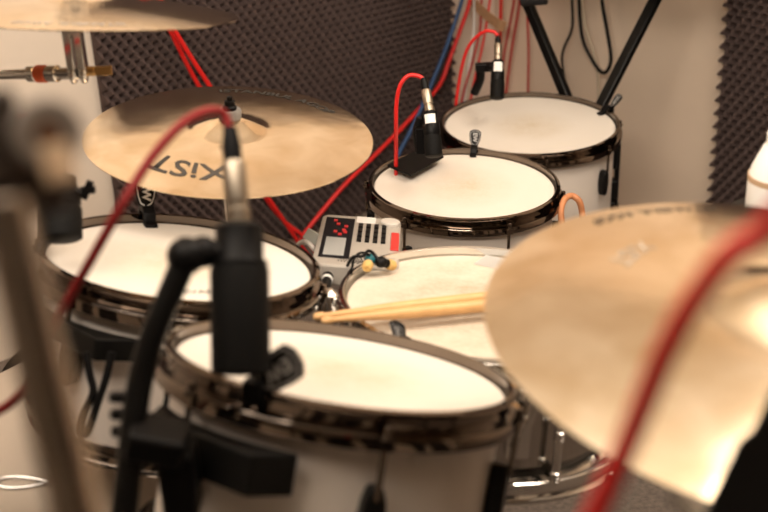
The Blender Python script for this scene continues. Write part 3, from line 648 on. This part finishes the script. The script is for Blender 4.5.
# in-ear monitors on the snare rim
F_s = DR['snare'][1]
def on_snare(u, v, h=0): return onplane(u, v, F_s @ V((0, 0, h)), DR['snare'][4])
TEAL = mat('teal_shell', (.02, .16, .19), .25); FOAMY = mat('yellow_foam_tip', (.66, .42, .14), .85, noise=.2, nscale=300, bump=.3, bscale=600)
ea = thing('earphones', 'pair of teal in-ear earphones with yellow foam tips on the snare rim', 'earphones', on_snare(372, 265, 0))
for (u0, v0, u1, v1, nm, mt_) in ((371, 259, 366, 269, 'earbud', TEAL), (381, 262, 388, 264, 'earbud', BLACKP)):
    a_, b_ = on_snare(u0, v0, .009), on_snare(u1, v1, .004); d_ = (b_ - a_).normalized()
    bm = B(); sphere(bm, a_, .0085, (1, 1, .9)); rod(bm, a_, a_ + d_ * .012, .006); eb = obj(nm, bm, mt_, ea, world=True)
    bm = B(); e1_ = a_ + d_ * .012; lathe(bm, [(0, 0), (.0062, 0), (.0072, .003), (.0068, .010), (.005, .013), (.002, .013), (0, .008)], 20, axis_frame(e1_, e1_ + d_)); obj('ear_tip', bm, FOAMY, eb, world=True)
bm = B(); tube(bm, [on_snare(371, 258, .012), on_snare(366, 253, .018), on_snare(358, 254, .016), on_snare(353, 262, .010), on_snare(352, 268, .002), on_snare(346, 276, -.03)], .0017); obj('ear_hook', bm, BLACKP, ea, world=True)
bm = B(); tube(bm, [on_snare(379, 261, .012), on_snare(373, 253, .020), on_snare(368, 251, .020), on_snare(363, 256, .018), on_snare(352, 258, .012), on_snare(344, 274, -.03)], .0022); obj('ear_hook', bm, BLACKP, ea, world=True)

def stick(label, uv0, uv1, h0, h1):
    """tip at uv0; butt carries on under the near cymbal"""
    a, b = on_snare(*uv0, h0), on_snare(*uv1, h1); d = (b - a).normalized(); L = .40
    t = thing('drumstick', label, 'drumstick', a, group='drumsticks on the snare'); F = axis_frame(a, a + d)
    prof = [(0, 0), (.0028, .0008), (.0046, .004), (.0052, .008), (.0044, .013), (.0036, .016), (.0036, .020), (.0048, .05), (.0066, .09), (.0075, .14), (.0075, .385), (.0065, .396), (.003, .40), (0, .40)]
    bm = B(); lathe(bm, [q for q in prof if q[1] >= .016 or q[1] == .016], 24, F); obj('shaft', bm, HICK, t, world=True)
    bm = B(); lathe(bm, [(0, 0), (.0028, .0008), (.0046, .004), (.0052, .008), (.0044, .013), (.0034, .0165), (0, .0165)], 20, F); obj('tip', bm, HICK, t, world=True)
    return t
stick('wooden drumstick lying across the snare, the upper one whose tip reaches further left', (313, 317), (490, 297), .010, .0085)
stick('wooden drumstick lying across the snare, the lower and thicker-looking one', (321, 321), (490, 305), .010, .0085)

# ------------------------------------------------------------------ wall cables
def cable(name, pts, r, m, label, cat='cable', group='cables hanging in the corner', tail=True):
    pts = list(pts); up = pts[0].copy(); up.z += .10; pts = [up] + pts
    lo = pts[-1].copy()
    if tail: pts += [V((lo.x, lo.y, lo.z * .5)), V((lo.x, lo.y, .02))]
    bm = B(); tube(bm, pts, r, 10, 10); return solo(name, bm, m, label, cat, group)
cable('hanging_cable', [WL(476, -40, .04), WL(470, 0, .05), WL(461, 28, .06), WL(450, 58, .065), WL(440, 84, .07), WL(420, 108, .075), WL(398, 132, .08), WL(372, 158, .09), WL(340, 190, .1), WL(300, 240, .1)], .0065, RED, 'thick red cable slanting across the foam panel from the wall corner down to the cymbal')
cable('hanging_cable', [WL(472, -40, .06), WL(462, 0, .07), WL(449, 40, .075), WL(434, 78, .08), WL(415, 122, .09), WL(398, 155, .09), WL(382, 190, .1)], .0062, BLUE, 'blue cable running down the foam panel beside the red one')
cable('hanging_cable', [WL(150, -40, .09), WL(160, 8, .09), WL(173, 36, .09), WL(188, 66, .09), WL(204, 95, .09), WL(232, 142, .09), WL(265, 197, .09), WL(284, 221, .10), WL(305, 238, .12), WL(322, 262, .1)], .0060, RED, 'red cable on the foam panel behind the cymbals, left one of the pair')
cable('hanging_cable', [WL(153, -40, .12), WL(163, 8, .11), WL(178, 36, .11), WL(194, 62, .11), WL(213, 92, .11), WL(238, 140, .11), WL(258, 182, .11), WL(282, 218, .12), WL(312, 262, .12)], .0060, RED, 'red cable on the foam panel behind the cymbals, right one of the pair')
reds = [([(501, -40), (501, 0), (500, 38), (499, 70), (497, 110)], .0055, RED, 'bright red cable hanging straight behind the far microphone'),
        ([(484, -40), (481, 10), (480, 30), (473, 60), (463, 95), (458, 130)], .0040, REDD, 'dark red cable bending left behind the far microphone arm'),
        ([(517, -40), (514, 0), (509, 28), (504, 56), (500, 100)], .0040, REDD, 'dark red cable just right of the bright straight one'),
        ([(524, -40), (519, 6), (512, 47), (506, 92), (503, 130)], .0042, REDD, 'dark red cable leaning left beside the black stand leg'),
        ([(526, -40), (527, 10), (528.5, 50), (528, 90), (528, 130)], .0036, REDD, 'thin dark red cable hanging vertically, nearest the black stand leg'),
        ([(494, -40), (490, 0), (483, 43), (472, 92), (468, 130)], .0040, RED, 'red cable slanting down behind the far microphone arm')]
for i, (pts, r, m, lab) in enumerate(reds):
    cable('hanging_cable', [WR(u, v, .035 + .008 * (i % 3)) if u > 493 else WL(u, v, .03 + .006 * i) for u, v in pts], r, m, lab)
cable('hanging_cable', [WR(570, -40, .05), WR(572, 0, .05), WR(572, 28, .05), WR(564, 48, .05), WR(562, 62, .05), WR(566, 92, .05), WR(567, 130, .05)], .0042, BLACKP, 'thin black cable hanging just right of the left black stand leg')
cable('hanging_cable', [WR(578, -40, .06), WR(579, 0, .06), WR(582, 36, .06), WR(590, 56, .06), WR(600, 71, .06), (WR(607, 71, .06)), WR(611, 58, .06), WR(607, 30, .06), WR(602, 0, .06), WR(600, -40, .06)], .0055, BLACKP, 'thick black cable hanging in a loop between the stand legs', tail=False)
cable('hanging_cable', [WR(579, -40, .04), WR(584, 20, .04), WR(594, 55, .04), WR(598, 80, .04), WR(598, 120, .04)], .0036, mat('beige_rubber', (.52, .44, .32), .5), 'thin beige cable hanging between the black stand legs')
cable('hanging_cable', [WL(474, 30, .03), WL(470, 60, .03), WL(465, 95, .03), WL(462, 130, .03)], .004, WHITEP, 'short white cable low in the corner left of the far microphone')
bm = B(); ribbon(bm, [WR(462, -22, .14), WR(472, 0, .14), WR(484, 13, .13), WR(498, 24, .12), WR(505, 27, .10)], .032, .004, V((0, 0, 1)) + NR * .1)
solo('tan_band', bm, TANW, 'tan brown band crossing the cables at the top', 'strap')
# near red cable
bm = B(); tube(bm, [at(850, 120, .36), at(808, 182, .37), at(768, 228, .385), at(728, 256, .39), at(694, 300, .40), at(668, 346, .41), at(648, 392, .42), at(628, 442, .43), at(602, 500, .44), at(575, 560, .45), at(540, 650, .47)], .0046, 12, 10)
solo('microphone_cable', bm, RED, 'very blurred red cable hanging in front of the large right cymbal', 'cable')

# strap loop beside the middle floor tom
bm = B(); tube(bm, [at(562, 226, 2.28), at(561, 210, 2.28), at(565, 199, 2.29), at(572, 196, 2.30), at(579, 201, 2.30), at(582, 212, 2.31), at(583, 226, 2.31), at(584, 250, 2.33)], .0062, 12)
solo('leather_strap', bm, TAN, 'orange-tan leather strap looped at the right lug of the middle floor tom', 'strap')

bm = B(); tube(bm, [at(86, 352, 1.28), at(90, 375, 1.28), at(93, 392, 1.28), at(84, 415, 1.28), at(82, 432, 1.28), at(88, 432, 1.28), at(97, 405, 1.28), at(106, 378, 1.28), at(112, 352, 1.28)], .0042)
solo('cable_loop', bm, BLACKP, 'black cable loop hanging below the bracket of the left rack tom', 'cable')
pt = at(683, 501, 2.415); bm = B(); rod(bm, pt, pt + V((.02, -.01, -.006)), .015)
wp = thing('cable_plug', 'small white plug on a red cable lying on the dark carpet', 'plug', pt); obj('plug', bm, WHITEP, wp, world=True)
bm = B(); tube(bm, [pt + V((.02, -.01, -.004)), pt + V((.06, -.05, -.006)), pt + V((.10, -.15, -.008)), pt + V((.2, -.22, -.008))], .005); obj('cord', bm, RED, wp, world=True)
# keyboard on its stand by the right wall
Zk = 3.0
a0, a1 = at(528, 4, 3.08), at(567, 98, 3.05); b0, b1 = at(655, 0, 2.92), at(604, 100, 2.98)
gx = (a0 + b0 + a1 + b1) / 4; ks = thing('keyboard_stand', 'black folding keyboard stand with crossed legs against the bare wall', 'stand', (gx.x, gx.y, 0))
def ext(p, q, z): return p + (q - p) * ((z - p.z) / (q.z - p.z))
for p, q in ((a0, a1), (b0, b1)):
    e, tpt = ext(p, q, .02), ext(p, q, a0.z + .10)
    d_ = (q - p).normalized(); s_ = NR.cross(d_).normalized(); bm = B(); L_ = (e - tpt).length; mt = frame(tpt, (e - tpt), NR); box(bm, 0, 0, L_ / 2, .027, .020, L_, mt); obj('leg', bm, BLACKM, ks, world=True, bevel=.004)
    for sg in (1,):
        bm = B(); rod(bm, tpt + NR * .18, tpt - NR * .03, .014); obj('support_arm', bm, RUBBER, ks, world=True)
    bm = B(); rod(bm, e + NR * .16, e - NR * .04, .013); obj('foot_bar', bm, BLACKM, ks, world=True)
bm = B(); c0 = at(521, 0, 2.92); c1 = at(547, -2, 2.90); rod(bm, c0, c1, .016); obj('end_cap', bm, RUBBER, ks, world=True)
kt = thing('keyboard', 'black electronic keyboard on the folding stand, above the photo frame', 'keyboard', (gx.x, gx.y, a0.z + .115))
kc = (ext(a0, a1, a0.z + .115) + ext(b0, b1, a0.z + .115)) / 2 + NR * .07 + E2 * .02
kf = frame(kc + Z * .03, Z, -NR)
bm = B(); box(bm, 0, 0, .045, .80, .27, .085, kf); obj('body', bm, BLACKP, kt, world=True, bevel=.008)
bm = B()
for k in range(28): box(bm, -.32 + .0235 * k, -.065, .091, .0225, .12, .010, kf)
obj('keys', bm, WHITEP, kt, world=True, smooth=False)['kind'] = 'stuff'

# white canister behind the near cymbal
wc = at(775, 215, 1.45)
ws = thing('utility_stand', 'slim black stand below the white canister at the right edge', 'stand', (wc.x, wc.y, 0))
tripod(ws, wc.x, wc.y, wc.z - .012, m=BLACKM, spread=.2, rad=.01, rot=.2)
bm = B(); lathe(bm, [(0, 0), (.06, 0), (.06, .008), (0, .008)], 32, M.Translation(wc - Z * .009)); obj('tray', bm, BLACKM, ws, world=True)
wt = thing('canister', 'white canister with tan band at the right edge, behind the blurred cymbal', 'canister', wc)
tl = M.Translation(wc)
bm = B(); lathe(bm, [(0, 0), (.034, 0), (.036, .004), (.036, .046), (0, .046)], 32, tl); obj('body', bm, WHITEP, wt, world=True)
bm = B(); lathe(bm, [(.036, .046), (.0365, .046), (.0365, .053), (.036, .053), (0, .053), (0, .046)], 32, tl); obj('band', bm, mat('tan_band', (.45, .30, .18), .5), wt, world=True, label='tan band round the canister')
bm = B(); lathe(bm, [(0, .053), (.035, .053), (.033, .062), (.022, .088), (.019, .091), (.019, .104), (.017, .106), (0, .106)], 32, tl); obj('lid', bm, WHITEP, wt, world=True)

# black music stand in front of the near cymbal
Pa, Pb = at(692, 538, .60), at(806, 300, .60)
ed = (Pb - Pa).normalized(); wd = (RT * .86 - UP * .40 + FW * .1); wd = (wd - ed * wd.dot(ed)).normalized(); nn = ed.cross(wd)
mc = Pa + ed * .12 + wd * .22
ms = thing('music_stand', 'black music stand desk overlapping the blurred cymbal, bottom right corner', 'music stand', (mc.x, mc.y, 0))
MF = M(((wd.x, ed.x, nn.x, Pa.x), (wd.y, ed.y, nn.y, Pa.y), (wd.z, ed.z, nn.z, Pa.z), (0, 0, 0, 1)))
Le = (Pb - Pa).length
bm = B(); prism(bm, [(0, 0), (.44, 0), (.44, Le), (.004, Le), (.004, .062), (0, .055)], -.002, .002, MF); obj('desk', bm, BLACKM, ms, world=True, smooth=False, bevel=.001)
bm = B(); box(bm, .22, .01, .025, .44, .004, .05, MF); obj('ledge', bm, BLACKM, ms, world=True, smooth=False)
bm = B(); rod(bm, MF @ V((.22, .12, -.004 if nn.y > 0 else .004)), V((mc.x, mc.y + .03, mc.z - .08)), .009); obj('neck', bm, BLACKM, ms, world=True)
tripod(ms, mc.x, mc.y + .03, mc.z - .08, m=BLACKM, spread=.24, rad=.011, rot=.7)

# ------------------------------------------------------------------ light
def area(name, loc, target, sx, sy, power, col):
    l = bpy.data.lights.new(name, 'AREA'); l.shape = 'RECTANGLE'; l.size = sx; l.size_y = sy; l.energy = power; l.color = col
    o = bpy.data.objects.new(name, l); o.location = loc; d = V(target) - V(loc); o.rotation_euler = d.to_track_quat('-Z', 'Y').to_euler(); COL.objects.link(o); return o
WARM = (1, .875, .745)
area('ceiling_light_key', (.95, 1.55, 2.48), (.25, 2.1, .6), 1.1, .8, 38, WARM)
area('added_fill_light', (-.9, .6, 2.50), (-.2, 1.7, .5), 1.2, .8, 17, WARM)  # added fill lamp, not a fixture of the room
area('added_upper_wall_light', (-.2, .4, 1.95), (.3, 2.3, 2.9), 1.2, .5, 60, WARM)  # added uplight brightening the ceiling and upper walls that the cymbals reflect
w = bpy.data.worlds.new('room_ambient'); SC.world = w; w.use_nodes = True
w.node_tree.nodes['Background'].inputs[0].default_value = (1, .9, .78, 1); w.node_tree.nodes['Background'].inputs[1].default_value = .15
SC.view_settings.view_transform = 'Standard'; SC.view_settings.look = 'None'; SC.view_settings.exposure = 0
